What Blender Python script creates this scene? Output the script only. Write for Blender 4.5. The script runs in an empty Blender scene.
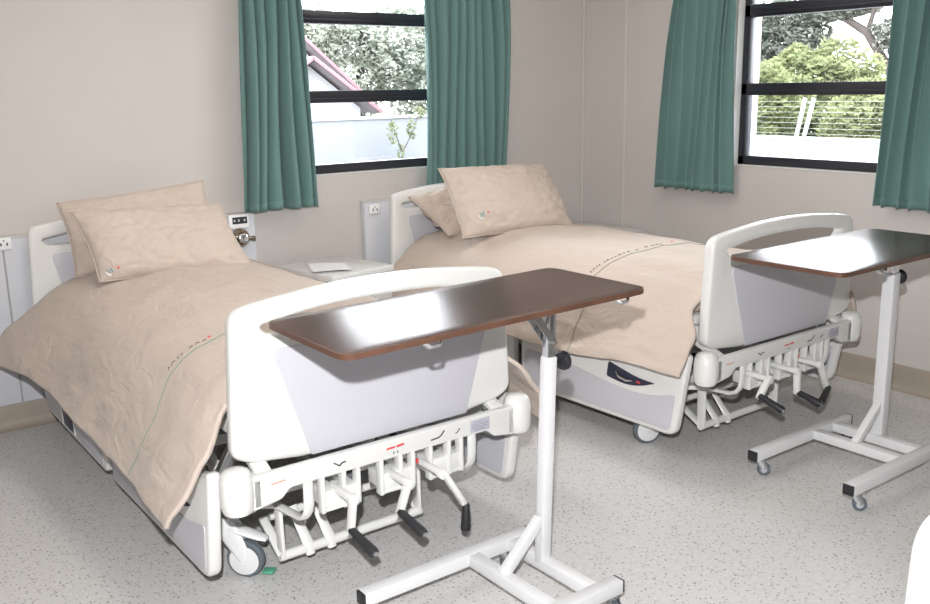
import bpy, bmesh, math, random
from mathutils import Vector, Matrix, noise
PI = math.pi
random.seed(7)
SC = bpy.context.scene
COL = SC.collection

# ------------------------------------------------------------------ materials
def new_mat(name):
    m = bpy.data.materials.new(name); m.use_nodes = True
    nt = m.node_tree; b = nt.nodes['Principled BSDF']
    return m, nt, b

def mat(name, col, rough=.5, metal=0., spec=.5, bump=0., bscale=200., var=0., vscale=8., coat=0., sheen=0.):
    m, nt, b = new_mat(name)
    b.inputs['Base Color'].default_value = (*col, 1)
    b.inputs['Roughness'].default_value = rough
    b.inputs['Metallic'].default_value = metal
    b.inputs['Specular IOR Level'].default_value = spec
    b.inputs['Coat Weight'].default_value = coat
    b.inputs['Sheen Weight'].default_value = sheen
    tc = nt.nodes.new('ShaderNodeTexCoord')
    if var:
        n = nt.nodes.new('ShaderNodeTexNoise'); n.inputs['Scale'].default_value = vscale; n.inputs['Detail'].default_value = 5
        nt.links.new(tc.outputs['Object'], n.inputs['Vector'])
        r = nt.nodes.new('ShaderNodeValToRGB')
        r.color_ramp.elements[0].position = .3; r.color_ramp.elements[1].position = .7
        r.color_ramp.elements[0].color = (*[c*(1-var) for c in col], 1)
        r.color_ramp.elements[1].color = (*[min(1, c*(1+var)) for c in col], 1)
        nt.links.new(n.outputs['Fac'], r.inputs['Fac']); nt.links.new(r.outputs['Color'], b.inputs['Base Color'])
    if bump:
        n2 = nt.nodes.new('ShaderNodeTexNoise'); n2.inputs['Scale'].default_value = bscale; n2.inputs['Detail'].default_value = 3
        nt.links.new(tc.outputs['Object'], n2.inputs['Vector'])
        bp = nt.nodes.new('ShaderNodeBump'); bp.inputs['Strength'].default_value = bump; bp.inputs['Distance'].default_value = .002
        nt.links.new(n2.outputs['Fac'], bp.inputs['Height']); nt.links.new(bp.outputs['Normal'], b.inputs['Normal'])
    return m

def emis(name, col, s):
    m, nt, b = new_mat(name)
    b.inputs['Base Color'].default_value = (*col, 1)
    b.inputs['Emission Color'].default_value = (*col, 1); b.inputs['Emission Strength'].default_value = s
    return m

M = {}
M['wall'] = mat('wall_paint', (.565, .53, .51), .75, bump=.08, bscale=120, var=.015, vscale=3)
M['ceil'] = mat('ceiling_paint', (.78, .77, .74), .8)
M['reveal'] = mat('window_reveal_paint', (.88, .87, .86), .6)
M['skirt'] = mat('vinyl_skirting', (.35, .30, .25), .45, var=.03, vscale=6)
M['strip'] = mat('cover_strip_plastic', (.60, .57, .54), .5)
M['panel'] = mat('bedhead_panel_laminate', (.60, .61, .65), .45)
M['panelgap'] = mat('panel_groove', (.35, .34, .36), .6)
M['white'] = mat('cream_white_plastic', (.745, .742, .722), .32, coat=.15)
M['whitem'] = mat('white_powder_coat', (.70, .70, .71), .35)
M['inset'] = mat('grey_inset_laminate', (.55, .545, .59), .4, bump=.05, bscale=400)
M['faint'] = mat('faint_grey_print', (.45, .45, .47), .5)
M['dgrey'] = mat('dark_grey_plastic', (.10, .105, .125), .45)
M['black'] = mat('black_rubber', (.018, .018, .022), .5)
M['navy'] = mat('black_recess_plastic', (.03, .035, .06), .5)
M['chrome'] = mat('chrome_steel', (.72, .73, .74), .18, metal=1.)
M['steel'] = mat('zinc_steel', (.55, .57, .58), .35, metal=1.)
M['tyre'] = mat('grey_tyre_rubber', (.11, .13, .15), .55)
M['red'] = mat('red_print', (.70, .06, .06), .5)
M['orange'] = mat('orange_print', (.75, .20, .06), .5)
M['green'] = mat('green_plastic', (.10, .38, .25), .5)
M['ink'] = mat('black_print', (.02, .02, .025), .5)
M['greyink'] = mat('grey_print', (.28, .28, .33), .5)
M['label'] = mat('silver_label', (.48, .48, .55), .45)
M['plate'] = mat('white_socket_plastic', (.85, .85, .86), .35)
M['brass'] = mat('bronze_chrome_fitting', (.42, .36, .30), .22, metal=1.)
M['locker'] = mat('locker_laminate', (.66, .66, .65), .4, var=.02, vscale=4)
M['paper'] = mat('white_paper', (.88, .88, .90), .8)
M['thread_blue'] = mat('blue_grey_thread', (.25, .38, .42), .8)
M['thread_green'] = mat('green_piping_thread', (.20, .28, .22), .8)
M['thread_dark'] = mat('dark_brown_thread', (.16, .12, .10), .9)
M['thread_light'] = mat('white_thread', (.80, .84, .85), .8)
M['frame'] = mat('black_window_aluminium', (.022, .022, .03), .35)
M['skin_sheet'] = mat('mattress_vinyl', (.50, .42, .36), .8)
M['ext_white'] = mat('exterior_white_render', (.27, .27, .275), .9)
M['ext_grey'] = mat('exterior_grey_render', (.125, .128, .135), .9, var=.06, vscale=2)
M['ext_pink'] = mat('red_barge_board', (.17, .09, .10), .7)
M['ext_roof'] = mat('pale_roof_sheet', (.16, .14, .14), .7)
M['ground'] = mat('outside_paving', (.2, .19, .18), .9, var=.1, vscale=1)
M['bark'] = mat('tree_bark', (.055, .042, .036), .9, var=.2, vscale=5)
M['wire'] = mat('fence_wire', (.2, .21, .17), .6)

def leafmat(name, col, v):
    m = bpy.data.materials.new(name); m.use_nodes = True
    nt = m.node_tree; nt.nodes.clear()
    out = nt.nodes.new('ShaderNodeOutputMaterial'); mix = nt.nodes.new('ShaderNodeMixShader'); mix.inputs[0].default_value = .5
    df = nt.nodes.new('ShaderNodeBsdfDiffuse'); tr = nt.nodes.new('ShaderNodeBsdfTranslucent')
    oi = nt.nodes.new('ShaderNodeNewGeometry'); r = nt.nodes.new('ShaderNodeValToRGB')
    r.color_ramp.elements[0].color = (*[c*(1-v) for c in col], 1)
    r.color_ramp.elements[1].color = (*[min(1, c*(1+v)) for c in col], 1)
    nt.links.new(oi.outputs['Random Per Island'], r.inputs['Fac'])
    for b in (df, tr): nt.links.new(r.outputs['Color'], b.inputs['Color'])
    nt.links.new(df.outputs[0], mix.inputs[1]); nt.links.new(tr.outputs[0], mix.inputs[2]); nt.links.new(mix.outputs[0], out.inputs[0])
    return m
M['leaf_pale'] = leafmat('pale_green_leaves', (.30, .315, .255), .2)
M['leaf_yellow'] = leafmat('yellow_green_leaves', (.195, .21, .105), .25)
M['leaf_dark'] = leafmat('grey_green_needles', (.19, .20, .165), .2)
M['leaf_sap'] = leafmat('lime_sapling_leaves', (.15, .165, .085), .3)

def fabric(name, col, wscale=900., crease=.35):
    m, nt, b = new_mat(name)
    b.inputs['Roughness'].default_value = .85
    b.inputs['Sheen Weight'].default_value = .12
    b.inputs['Specular IOR Level'].default_value = .25
    tc = nt.nodes.new('ShaderNodeTexCoord')
    n = nt.nodes.new('ShaderNodeTexNoise'); n.inputs['Scale'].default_value = 3.; n.inputs['Detail'].default_value = 6
    nt.links.new(tc.outputs['Object'], n.inputs['Vector'])
    r = nt.nodes.new('ShaderNodeValToRGB')
    r.color_ramp.elements[0].position = .3; r.color_ramp.elements[1].position = .7
    r.color_ramp.elements[0].color = (*[c*.97 for c in col], 1)
    r.color_ramp.elements[1].color = (*[min(1, c*1.03) for c in col], 1)
    nt.links.new(n.outputs['Fac'], r.inputs['Fac']); nt.links.new(r.outputs['Color'], b.inputs['Base Color'])
    # fine creases of pressed cotton + weave
    mp = nt.nodes.new('ShaderNodeMapping'); mp.inputs['Scale'].default_value = (9, 5, 7); mp.inputs['Rotation'].default_value = (.3, .2, .6)
    nt.links.new(tc.outputs['Object'], mp.inputs['Vector'])
    n2 = nt.nodes.new('ShaderNodeTexNoise'); n2.inputs['Scale'].default_value = 1.6; n2.inputs['Detail'].default_value = 4; n2.inputs['Distortion'].default_value = 1.5
    nt.links.new(mp.outputs['Vector'], n2.inputs['Vector'])
    n3 = nt.nodes.new('ShaderNodeTexNoise'); n3.inputs['Scale'].default_value = wscale
    nt.links.new(tc.outputs['Object'], n3.inputs['Vector'])
    b1 = nt.nodes.new('ShaderNodeBump'); b1.inputs['Strength'].default_value = crease*1.25; b1.inputs['Distance'].default_value = .02
    b2 = nt.nodes.new('ShaderNodeBump'); b2.inputs['Strength'].default_value = .15; b2.inputs['Distance'].default_value = .001
    nt.links.new(n2.outputs['Fac'], b1.inputs['Height']); nt.links.new(n3.outputs['Fac'], b2.inputs['Height'])
    nt.links.new(b1.outputs['Normal'], b2.inputs['Normal']); nt.links.new(b2.outputs['Normal'], b.inputs['Normal'])
    return m
M['duvet'] = fabric('beige_cotton', (.55, .463, .402))
M['curtain'] = fabric('teal_curtain_cloth', (.125, .225, .213), 500., .1)

def floor_mat():
    m, nt, b = new_mat('speckled_vinyl_floor')
    tc = nt.nodes.new('ShaderNodeTexCoord')
    base = (.61, .60, .595)
    n = nt.nodes.new('ShaderNodeTexNoise'); n.inputs['Scale'].default_value = 55; n.inputs['Detail'].default_value = 4
    nt.links.new(tc.outputs['Object'], n.inputs['Vector'])
    r = nt.nodes.new('ShaderNodeValToRGB'); r.color_ramp.elements[0].position = .35; r.color_ramp.elements[1].position = .65
    r.color_ramp.elements[0].color = (*[c*.95 for c in base], 1); r.color_ramp.elements[1].color = (*[c*1.05 for c in base], 1)
    nt.links.new(n.outputs['Fac'], r.inputs['Fac'])
    last = r.outputs['Color']
    for sc, thr, col, soft in ((70, .20, (.27, .26, .265), .10), (58, .18, (.33, .30, .28), .08), (82, .20, (.30, .29, .29), .10), (76, .18, (.72, .71, .70), .08)):
        v = nt.nodes.new('ShaderNodeTexVoronoi'); v.inputs['Scale'].default_value = sc
        mp = nt.nodes.new('ShaderNodeMapping'); mp.inputs['Location'].default_value = (sc*.37, sc*.11, 0)
        nt.links.new(tc.outputs['Object'], mp.inputs['Vector']); nt.links.new(mp.outputs['Vector'], v.inputs['Vector'])
        # only some cells carry a fleck
        sep = nt.nodes.new('ShaderNodeSeparateColor'); nt.links.new(v.outputs['Color'], sep.inputs['Color'])
        gt = nt.nodes.new('ShaderNodeMath'); gt.operation = 'GREATER_THAN'; gt.inputs[1].default_value = .72
        nt.links.new(sep.outputs['Red'], gt.inputs[0])
        mr = nt.nodes.new('ShaderNodeMapRange'); mr.inputs['From Min'].default_value = thr; mr.inputs['From Max'].default_value = thr+soft
        mr.inputs['To Min'].default_value = 1; mr.inputs['To Max'].default_value = 0
        nt.links.new(v.outputs['Distance'], mr.inputs['Value'])
        mu = nt.nodes.new('ShaderNodeMath'); mu.operation = 'MULTIPLY'
        nt.links.new(gt.outputs[0], mu.inputs[0]); nt.links.new(mr.outputs[0], mu.inputs[1])
        mx = nt.nodes.new('ShaderNodeMix'); mx.data_type = 'RGBA'
        nt.links.new(mu.outputs[0], mx.inputs['Factor']); nt.links.new(last, mx.inputs['A']); mx.inputs['B'].default_value = (*col, 1)
        last = mx.outputs['Result']
    nt.links.new(last, b.inputs['Base Color'])
    b.inputs['Roughness'].default_value = .38
    b.inputs['Specular IOR Level'].default_value = .35
    return m
M['floor'] = floor_mat()

def wood_mat():
    m, nt, b = new_mat('dark_wenge_laminate')
    tc = nt.nodes.new('ShaderNodeTexCoord')
    mp = nt.nodes.new('ShaderNodeMapping'); mp.inputs['Scale'].default_value = (3., 60., 30.)
    nt.links.new(tc.outputs['Object'], mp.inputs['Vector'])
    n = nt.nodes.new('ShaderNodeTexNoise'); n.inputs['Scale'].default_value = 1.; n.inputs['Detail'].default_value = 6; n.inputs['Distortion'].default_value = .4
    nt.links.new(mp.outputs['Vector'], n.inputs['Vector'])
    r = nt.nodes.new('ShaderNodeValToRGB'); r.color_ramp.elements[0].position = .3; r.color_ramp.elements[1].position = .75
    r.color_ramp.elements[0].color = (.050, .024, .018, 1); r.color_ramp.elements[1].color = (.115, .060, .046, 1)
    nt.links.new(n.outputs['Fac'], r.inputs['Fac']); nt.links.new(r.outputs['Color'], b.inputs['Base Color'])
    b.inputs['Roughness'].default_value = .25
    b.inputs['Specular IOR Level'].default_value = .5
    return m
M['wood'] = wood_mat()
M['edge'] = mat('brown_edge_band', (.115, .056, .036), .4, var=.15, vscale=20)

def glass_mat():
    m = bpy.data.materials.new('window_glass'); m.use_nodes = True
    nt = m.node_tree; nt.nodes.clear()
    out = nt.nodes.new('ShaderNodeOutputMaterial'); mix = nt.nodes.new('ShaderNodeMixShader')
    tr = nt.nodes.new('ShaderNodeBsdfTransparent'); gl = nt.nodes.new('ShaderNodeBsdfGlossy'); fr = nt.nodes.new('ShaderNodeFresnel')
    fr.inputs['IOR'].default_value = 1.45; gl.inputs['Roughness'].default_value = .02; tr.inputs['Color'].default_value = (.96, .97, .97, 1)
    nt.links.new(fr.outputs[0], mix.inputs[0]); nt.links.new(tr.outputs[0], mix.inputs[1]); nt.links.new(gl.outputs[0], mix.inputs[2])
    nt.links.new(mix.outputs[0], out.inputs[0])
    return m
M['glass'] = glass_mat()

# ------------------------------------------------------------------ geometry helpers
def smooth(me, ang=35):
    for p in me.polygons: p.use_smooth = True
    try: me.set_sharp_from_angle(angle=math.radians(ang))
    except Exception: pass

class MB:
    """collects shapes into one mesh"""
    def __init__(s): s.bm = bmesh.new(); s.mi = 0
    def _mark(s, n0):
        s.bm.faces.ensure_lookup_table()
        for f in s.bm.faces[n0:]: f.material_index = s.mi
    def box(s, c, size, bevel=0., rot=None, seg=2):
        n0 = len(s.bm.faces)
        b2 = bmesh.new()
        bmesh.ops.create_cube(b2, size=1.)
        for v in b2.verts: v.co = Vector((v.co.x*size[0], v.co.y*size[1], v.co.z*size[2]))
        if bevel: bmesh.ops.bevel(b2, geom=b2.edges[:], offset=bevel, segments=seg, profile=.5, affect='EDGES', clamp_overlap=True)
        s._join(b2, Matrix.Translation(Vector(c)) @ (rot.to_4x4() if rot is not None else Matrix.Identity(4)))
        return s
    def _join(s, b2, mtx=None):
        n0 = len(s.bm.faces)
        vm = {}
        for v in b2.verts: vm[v] = s.bm.verts.new(mtx @ v.co if mtx is not None else v.co)
        for f in b2.faces:
            try:
                nf = s.bm.faces.new([vm[v] for v in f.verts]); nf.material_index = s.mi
            except ValueError: pass
        b2.free()
    def mesh(s, me, mtx=None):
        b2 = bmesh.new(); b2.from_mesh(me); s._join(b2, mtx); bpy.data.meshes.remove(me); return s
    def bar(s, p0, p1, w, h, up=(0, 0, 1), bevel=.003):
        p0, p1 = Vector(p0), Vector(p1); d = p1-p0; L = d.length; d.normalize()
        up = Vector(up); sx = d.cross(up)
        if sx.length < 1e-4: sx = d.cross(Vector((1, 0, 0)))
        sx.normalize(); u = sx.cross(d)
        rot = Matrix((d, sx, u)).transposed()
        return s.box((p0+p1)/2, (L, w, h), bevel, rot)
    def tube(s, pts, r, n=12, closed=False, cap=True, flat=None):
        pts = [Vector(p) for p in pts]; N = len(pts)
        rs = r if isinstance(r, (list, tuple)) else [r]*N
        T = []
        for i in range(N):
            if closed: t = pts[(i+1) % N]-pts[i-1]
            else: t = pts[min(i+1, N-1)]-pts[max(i-1, 0)]
            T.append(t.normalized() if t.length > 1e-9 else Vector((0, 0, 1)))
        a = T[0].orthogonal().normalized()
        if flat is not None:
            a = Vector(flat); a = (a-T[0]*a.dot(T[0])).normalized()
        rings = []
        for i in range(N):
            a = (a-T[i]*a.dot(T[i])).normalized(); b = T[i].cross(a)
            ring = []
            for k in range(n):
                th = 2*PI*k/n
                if isinstance(rs[i], tuple): ra, rb = rs[i]
                else: ra = rb = rs[i]
                ring.append(s.bm.verts.new(pts[i]+a*math.cos(th)*ra+b*math.sin(th)*rb))
            rings.append(ring)
        for i in range(N if closed else N-1):
            r0, r1 = rings[i], rings[(i+1) % N]
            for k in range(n):
                f = s.bm.faces.new((r0[k], r0[(k+1) % n], r1[(k+1) % n], r1[k])); f.material_index = s.mi
        if cap and not closed:
            f = s.bm.faces.new(rings[0][::-1]); f.material_index = s.mi
            f = s.bm.faces.new(rings[-1]); f.material_index = s.mi
        return s
    def lathe(s, prof, c, axis=(0, 0, 1), n=20):
        """prof: (radius, distance along axis)"""
        ax = Vector(axis).normalized(); a = ax.orthogonal().normalized(); b = ax.cross(a); c = Vector(c)
        rings = []
        for r, h in prof:
            rings.append([s.bm.verts.new(c+ax*h+(a*math.cos(2*PI*k/n)+b*math.sin(2*PI*k/n))*max(r, 1e-4)) for k in range(n)])
        for i in range(len(rings)-1):
            for k in range(n):
                f = s.bm.faces.new((rings[i][k], rings[i][(k+1) % n], rings[i+1][(k+1) % n], rings[i+1][k])); f.material_index = s.mi
        for rg in (rings[0][::-1], rings[-1]):
            f = s.bm.faces.new(rg); f.material_index = s.mi
        return s
    def grid(s, fn, nu, nv):
        vs = [[s.bm.verts.new(fn(i/(nu-1), j/(nv-1))) for j in range(nv)] for i in range(nu)]
        for i in range(nu-1):
            for j in range(nv-1):
                f = s.bm.faces.new((vs[i][j], vs[i+1][j], vs[i+1][j+1], vs[i][j+1])); f.material_index = s.mi
        return s
    def build(s, name, mats, parent=None, ang=35, normals=True):
        if normals: bmesh.ops.recalc_face_normals(s.bm, faces=s.bm.faces[:])
        me = bpy.data.meshes.new(name); s.bm.to_mesh(me); s.bm.free()
        for m in (mats if isinstance(mats, (list, tuple)) else [mats]): me.materials.append(m)
        smooth(me, ang)
        o = bpy.data.objects.new(name, me); COL.objects.link(o)
        if parent is not None: o.parent = parent
        return o

def fillet(pts, r, n=5):
    out = []; N = len(pts)
    for i in range(N):
        p = pts[i]; ri = p[2] if len(p) > 2 else r
        P = Vector(p[:2]); A = Vector(pts[i-1][:2]); B = Vector(pts[(i+1) % N][:2])
        da, db = (A-P), (B-P); la, lb = da.length, db.length; da.normalize(); db.normalize()
        ri = min(ri, .49*la, .49*lb)
        if ri < 1e-4: out.append(tuple(P)); continue
        p0, p1 = P+da*ri, P+db*ri
        for k in range(n+1):
            t = k/n; q = p0*(1-t)**2+P*2*t*(1-t)+p1*t*t
            out.append((q.x, q.y))
    return out

def prism(outer, holes, th, bevel, mtx):
    """plate with rounded edges; outline in the local XY plane, thickness along Z, placed by mtx; returns a mesh"""
    cu = bpy.data.curves.new('t', 'CURVE'); cu.dimensions = '2D'; cu.fill_mode = 'BOTH'
    cu.extrude = max(th/2-bevel, 0); cu.bevel_depth = bevel; cu.bevel_resolution = 2; cu.offset = -bevel
    for pl in [outer]+list(holes):
        sp = cu.splines.new('POLY'); sp.points.add(len(pl)-1); sp.use_cyclic_u = True
        for i, p in enumerate(pl): sp.points[i].co = (p[0], p[1], 0, 1)
    o = bpy.data.objects.new('t', cu); COL.objects.link(o)
    dg = bpy.context.evaluated_depsgraph_get(); dg.update()
    me = bpy.data.meshes.new_from_object(o.evaluated_get(dg))
    bpy.data.objects.remove(o); bpy.data.curves.remove(cu)
    b = bmesh.new(); b.from_mesh(me); bmesh.ops.remove_doubles(b, verts=b.verts[:], dist=1e-5); b.to_mesh(me); b.free()
    me.transform(mtx)
    return me
def XZ(y):   # outline (x, z) plate standing in plane y
    return Matrix(((1, 0, 0, 0), (0, 0, -1, y), (0, 1, 0, 0), (0, 0, 0, 1)))
def YZ(x):   # outline (y, z) plate standing in plane x
    return Matrix(((0, 0, 1, x), (1, 0, 0, 0), (0, 1, 0, 0), (0, 0, 0, 1)))
def XY(z):
    return Matrix.Translation((0, 0, z))

def empty(name, loc, rz=0.):
    o = bpy.data.objects.new(name, None); COL.objects.link(o); o.location = loc; o.rotation_euler = (0, 0, rz)
    o.empty_display_size = .1
    return o
def tag(o, label, cat, group=None):
    o['label'] = label; o['category'] = cat
    if group: o['group'] = group
    return o
def struct(o):
    o['kind'] = 'structure'; return o
def copy_tree(o, parent=None):
    c = o.copy(); COL.objects.link(c)
    if parent is not None: c.parent = parent
    for ch in list(o.children): copy_tree(ch, c)
    return c
def crom(P, t):
    """catmull-rom through list of tuples, t in 0..1"""
    n = len(P)-1; x = min(max(t, 0), .999999)*n; i = int(x); f = x-i
    p0 = P[max(i-1, 0)]; p1 = P[i]; p2 = P[i+1]; p3 = P[min(i+2, n)]
    return [.5*((2*b)+(-a+c)*f+(2*a-5*b+4*c-d)*f*f+(-a+3*b-3*c+d)*f**3) for a, b, c, d in zip(p0, p1, p2, p3)]
def ss(a, b, x):
    t = min(max((x-a)/(b-a), 0), 1); return t*t*(3-2*t)

# ------------------------------------------------------------------ room shell
X0, Y0, ZC = -6.3, -6.75, 2.65
WIN1 = (-2.38, -1.02); WIN2 = (-2.50, -1.24); WZ = (1.085, 2.36); WT = .22

def wall_with_hole(a0, a1, h0, h1, place):
    """wall slab spanning a0..a1 along itself with a window opening h0..h1; place(along, depth, z)->point, depth 0 = room face"""
    mb = MB()
    mb.mi = 0
    def blk(u0, u1, z0, z1):
        p = [place(u, d, z) for u in (u0, u1) for d in (0, WT) for z in (z0, z1)]
        lo = [min(q[i] for q in p) for i in range(3)]; hi = [max(q[i] for q in p) for i in range(3)]
        mb.box([(l+h)/2 for l, h in zip(lo, hi)], [h-l for l, h in zip(lo, hi)])
    blk(a0, h0, 0, ZC); blk(h1, a1, 0, ZC); blk(h0, h1, 0, WZ[0]); blk(h0, h1, WZ[1], ZC)
    return mb

struct(MB().box(((X0)/2, Y0/2, -.05), (-X0+.6, -Y0+.6, .1)).build('floor', M['floor']))
struct(MB().box(((X0)/2, Y0/2, ZC+.05), (-X0+.6, -Y0+.6, .1)).build('ceiling', M['ceil']))
struct(wall_with_hole(X0, WT, *WIN1, lambda u, d, z: (u, d, z)).build('wall_back', M['wall']))
struct(wall_with_hole(Y0, 0, *WIN2, lambda u, d, z: (d, u, z)).build('wall_right', M['wall']))
struct(MB().box((X0-.1, Y0/2, ZC/2), (.2, -Y0, ZC)).build('wall_left', M['wall']))
struct(MB().box((X0/2, Y0-.1, ZC/2), (-X0, .2, ZC)).build('wall_front', M['wall']))
# coved vinyl skirting
def skirting(name, p0, p1, nrm):
    p0, p1, nrm = Vector(p0), Vector(p1), Vector(nrm)
    prof = [(0, .128), (.008, .126), (.011, .118), (.011, .05), (.014, .03), (.022, .013), (.036, .003), (.045, 0), (0, 0)]
    mb = MB(); rings = []
    for P in (p0, p1): rings.append([mb.bm.verts.new(P+nrm*d+Vector((0, 0, z))) for d, z in prof])
    n = len(prof)
    for k in range(n): mb.bm.faces.new((rings[0][k], rings[0][(k+1) % n], rings[1][(k+1) % n], rings[1][k]))
    mb.bm.faces.new(rings[0]); mb.bm.faces.new(rings[1][::-1])
    struct(mb.build(name, M['skirt'], ang=50))
skirting('baseboard_back', (X0, 0, 0), (0, 0, 0), (0, -1, 0))
skirting('baseboard_right', (0, Y0, 0), (0, 0, 0), (-1, 0, 0))
# corner bead and cable cover strip
struct(MB().box((-.008, -.008, (ZC+.128)/2), (.016, .016, ZC-.128), .004).build('trim_1', M['strip']))
struct(MB().box((-.006, -.39, (ZC+.128)/2), (.012, .022, ZC-.128), .004).build('trim_2', M['strip']))

def window(name, h0, h1, place, room_dir):
    """black aluminium frame with stacked horizontal lights, set back in the wall"""
    root = MB(); fd0, fd1 = .055, .115
    def add(mb, u0, u1, z0, z1, d0=fd0, d1=fd1, bev=.004):
        p = [place(u, d, z) for u in (u0, u1) for d in (d0, d1) for z in (z0, z1)]
        lo = [min(q[i] for q in p) for i in range(3)]; hi = [max(q[i] for q in p) for i in range(3)]
        mb.box([(l+h)/2 for l, h in zip(lo, hi)], [h-l for l, h in zip(lo, hi)], bev)
    rails = [(1.088, 1.138), (1.480, 1.547), (1.908, 1.977), (2.315, 2.358)]
    for z0, z1 in rails:
        add(root, h0+.002, h1-.002, z0, z1)
        if z0 > 1.2 and z0 < 2.2: add(root, h0+.05, h1-.05, z0+.012, z0+.026, .045, .06, .002)   # glazing bead ridge
    add(root, h0+.002, h0+.042, 1.088, 2.358); add(root, h1-.042, h1-.002, 1.088, 2.358)
    w = struct(root.build(name, M['frame']))
    for i in range(3):
        mb = MB(); add(mb, h0+.04, h1-.04, rails[i][1]-.002, rails[i+1][0]+.002, .082, .086, 0)
        mb.build('pane', M['glass'], w)
    # white painted reveal lining: sill, sides and head
    mb = MB()
    add(mb, h0+.001, h1-.001, 1.0855, 1.0878, -.006, fd0, 0)
    add(mb, h0+.0005, h0+.0018, 1.0878, 2.358, .001, fd0, 0); add(mb, h1-.0018, h1-.0005, 1.0878, 2.358, .001, fd0, 0)
    mb.build('reveal_lining', M['reveal'], w)
window('window_1', *WIN1, lambda u, d, z: (u, d, z), -1)
window('window_2', *WIN2, lambda u, d, z: (d, u, z), -1)

# ------------------------------------------------------------------ curtains
def curtain(name, label, a_top, a_bot, z0, z1, nf, place, seed, amp=.042, hook_a=None):
    """pleated cloth; a_* = (start, end) along the wall at top (z=2.0) and bottom; place(along, depth, z)"""
    rnd = random.Random(seed)
    wid = [rnd.uniform(.6, 1.5) for _ in range(nf)]; cum = [0]
    for q in wid: cum.append(cum[-1]+q)
    cum = [q/cum[-1] for q in cum]
    am = [rnd.uniform(.65, 1.25) for _ in range(nf+2)]
    def fn(s, t):
        z = z1+(z0-z1)*t
        k = (z-2.0)/(z0-2.0)     # 0 at z=2, 1 at hem
        a = (a_top[0]+(a_bot[0]-a_top[0])*k)*(1-s)+(a_top[1]+(a_bot[1]-a_top[1])*k)*s
        i = 0
        while i < nf-1 and s > cum[i+1]: i += 1
        x = min(i+(s-cum[i])/(cum[i+1]-cum[i]), nf-1e-4)
        w = x+.10*math.sin(2*PI*x*.37+seed)+.16*math.sin(t*2.4+seed*1.3+x)*t
        A = amp*(am[i]*(1-(x-i))+am[i+1]*(x-i))*(.55+.45*ss(0, .5, t))
        sn = math.sin(2*PI*w)
        d = .040+2.2*A*(.5+.5*math.cos(2*PI*w))**.85+.006*math.sin(9*s+3*t+seed)
        lat = .008*math.sin(2*PI*w)+.008*math.sin(5*t+seed+7*s)
        return Vector(place(a+lat, d, z+.004*math.sin(2*PI*w)*t))
    mb = MB(); mb.grid(fn, nf*16+1, 46)
    o = mb.build(name, M['curtain'], ang=180, normals=False)
    so = o.modifiers.new('cloth', 'SOLIDIFY'); so.thickness = .004; so.offset = 0
    # stitched hem band
    hb = MB()
    hb.grid(lambda s, t: fn(s, 1-.028*(1-t))+Vector((0, 0, -.0015)), nf*16+1, 3)
    h = hb.build('hem', M['curtain'], o, ang=180, normals=False)
    so = h.modifiers.new('cloth', 'SOLIDIFY'); so.thickness = .0055; so.offset = 0
    return tag(o, label, 'curtain', None)
PB = lambda u, d, z: (u, -d, z)
PR = lambda u, d, z: (-d, u, z)
curtain('curtain', 'teal pleated curtain left of the back wall window, above the bedside wall unit', (-2.470, -2.132), (-2.540, -2.118), .935, 2.47, 6, PB, 3)
curtain('curtain', 'teal pleated curtain behind the far bed headboard, right of the back window', (-1.352, -.737), (-1.367, -.777), .935, 2.47, 9, PB, 11, .036)
curtain('curtain', 'teal pleated curtain nearest the room corner on the right wall, left of its window', (-.842, -1.278), (-.752, -1.290), .930, 2.47, 8, PR, 5, .026)
curtain('curtain', 'teal curtain at the right edge of the photo, over the right wall window', (-2.195, -2.80), (-2.180, -2.76), .935, 2.47, 9, PR, 8, .026)
def rail(label, p0, p1):
    mb = MB(); mb.tube([p0, p1], .011, 12)
    o = tag(mb.build('curtain_rail', M['steel']), label, 'curtain rail')
    for P in (p0, p1):
        P = Vector(P); n = Vector((0, 1, 0)) if abs(P.y) < .2 else Vector((1, 0, 0))
        MB().bar(P, P+n*.084, .012, .02).build('bracket', M['steel'], o)
    return o
rail('steel curtain rail above the back wall window', (-2.60, -.085, 2.482), (-.62, -.085, 2.482))
rail('steel curtain rail above the right wall window', (-.085, -.68, 2.482), (-.085, -2.95, 2.482))

# ------------------------------------------------------------------ bedhead wall panels and fittings
def bedhead_panel(x0, x1, zt, label, seams):
    y = -.045
    mb = MB(); mb.box(((x0+x1)/2, -.0235, (zt+.13)/2), (x1-x0, .043, zt-.13), .004)
    o = tag(mb.build('bedhead_panel', M['panel']), label, 'wall panel', None)
    for s in seams: MB().box((s, -.0455, (zt+.13)/2), (.008, .003, zt-.14)).build('groove', M['panelgap'], o)
    MB().box(((x0+x1)/2, -.025, zt+.004), (x1-x0+.004, .05, .008), .002).build('top_trim', M['strip'], o)
    return o
bedhead_panel(-5.2, -2.455, .915, 'pale grey bedhead wall panel behind the near left bed', [-3.69, -2.62])
bedhead_panel(-1.775, -.62, .915, 'pale grey bedhead wall panel behind the far bed by the corner', [])
def outlet(x, z, label):
    o = tag(MB().box((x, -.052, z), (.068, .012, .056), .004).build('power_outlet', M['plate']), label, 'socket')
    MB().box((x, -.0585, z), (.058, .003, .046), .001).build('face_plate', M['plate'], o)
    m = MB()
    for dx in (-.013, .013): m.box((x+dx, -.0602, z-.002), (.006, .002, .014))
    m.box((x, -.0602, z+.014), (.006, .002, .006))
    m.build('pin_slot', M['ink'], o)
    return o
outlet(-3.685, .893, 'white power socket on the wall panel left of the near bed headboard')
outlet(-1.712, .872, 'small white socket on the wall panel beside the far bed headboard')
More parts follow.
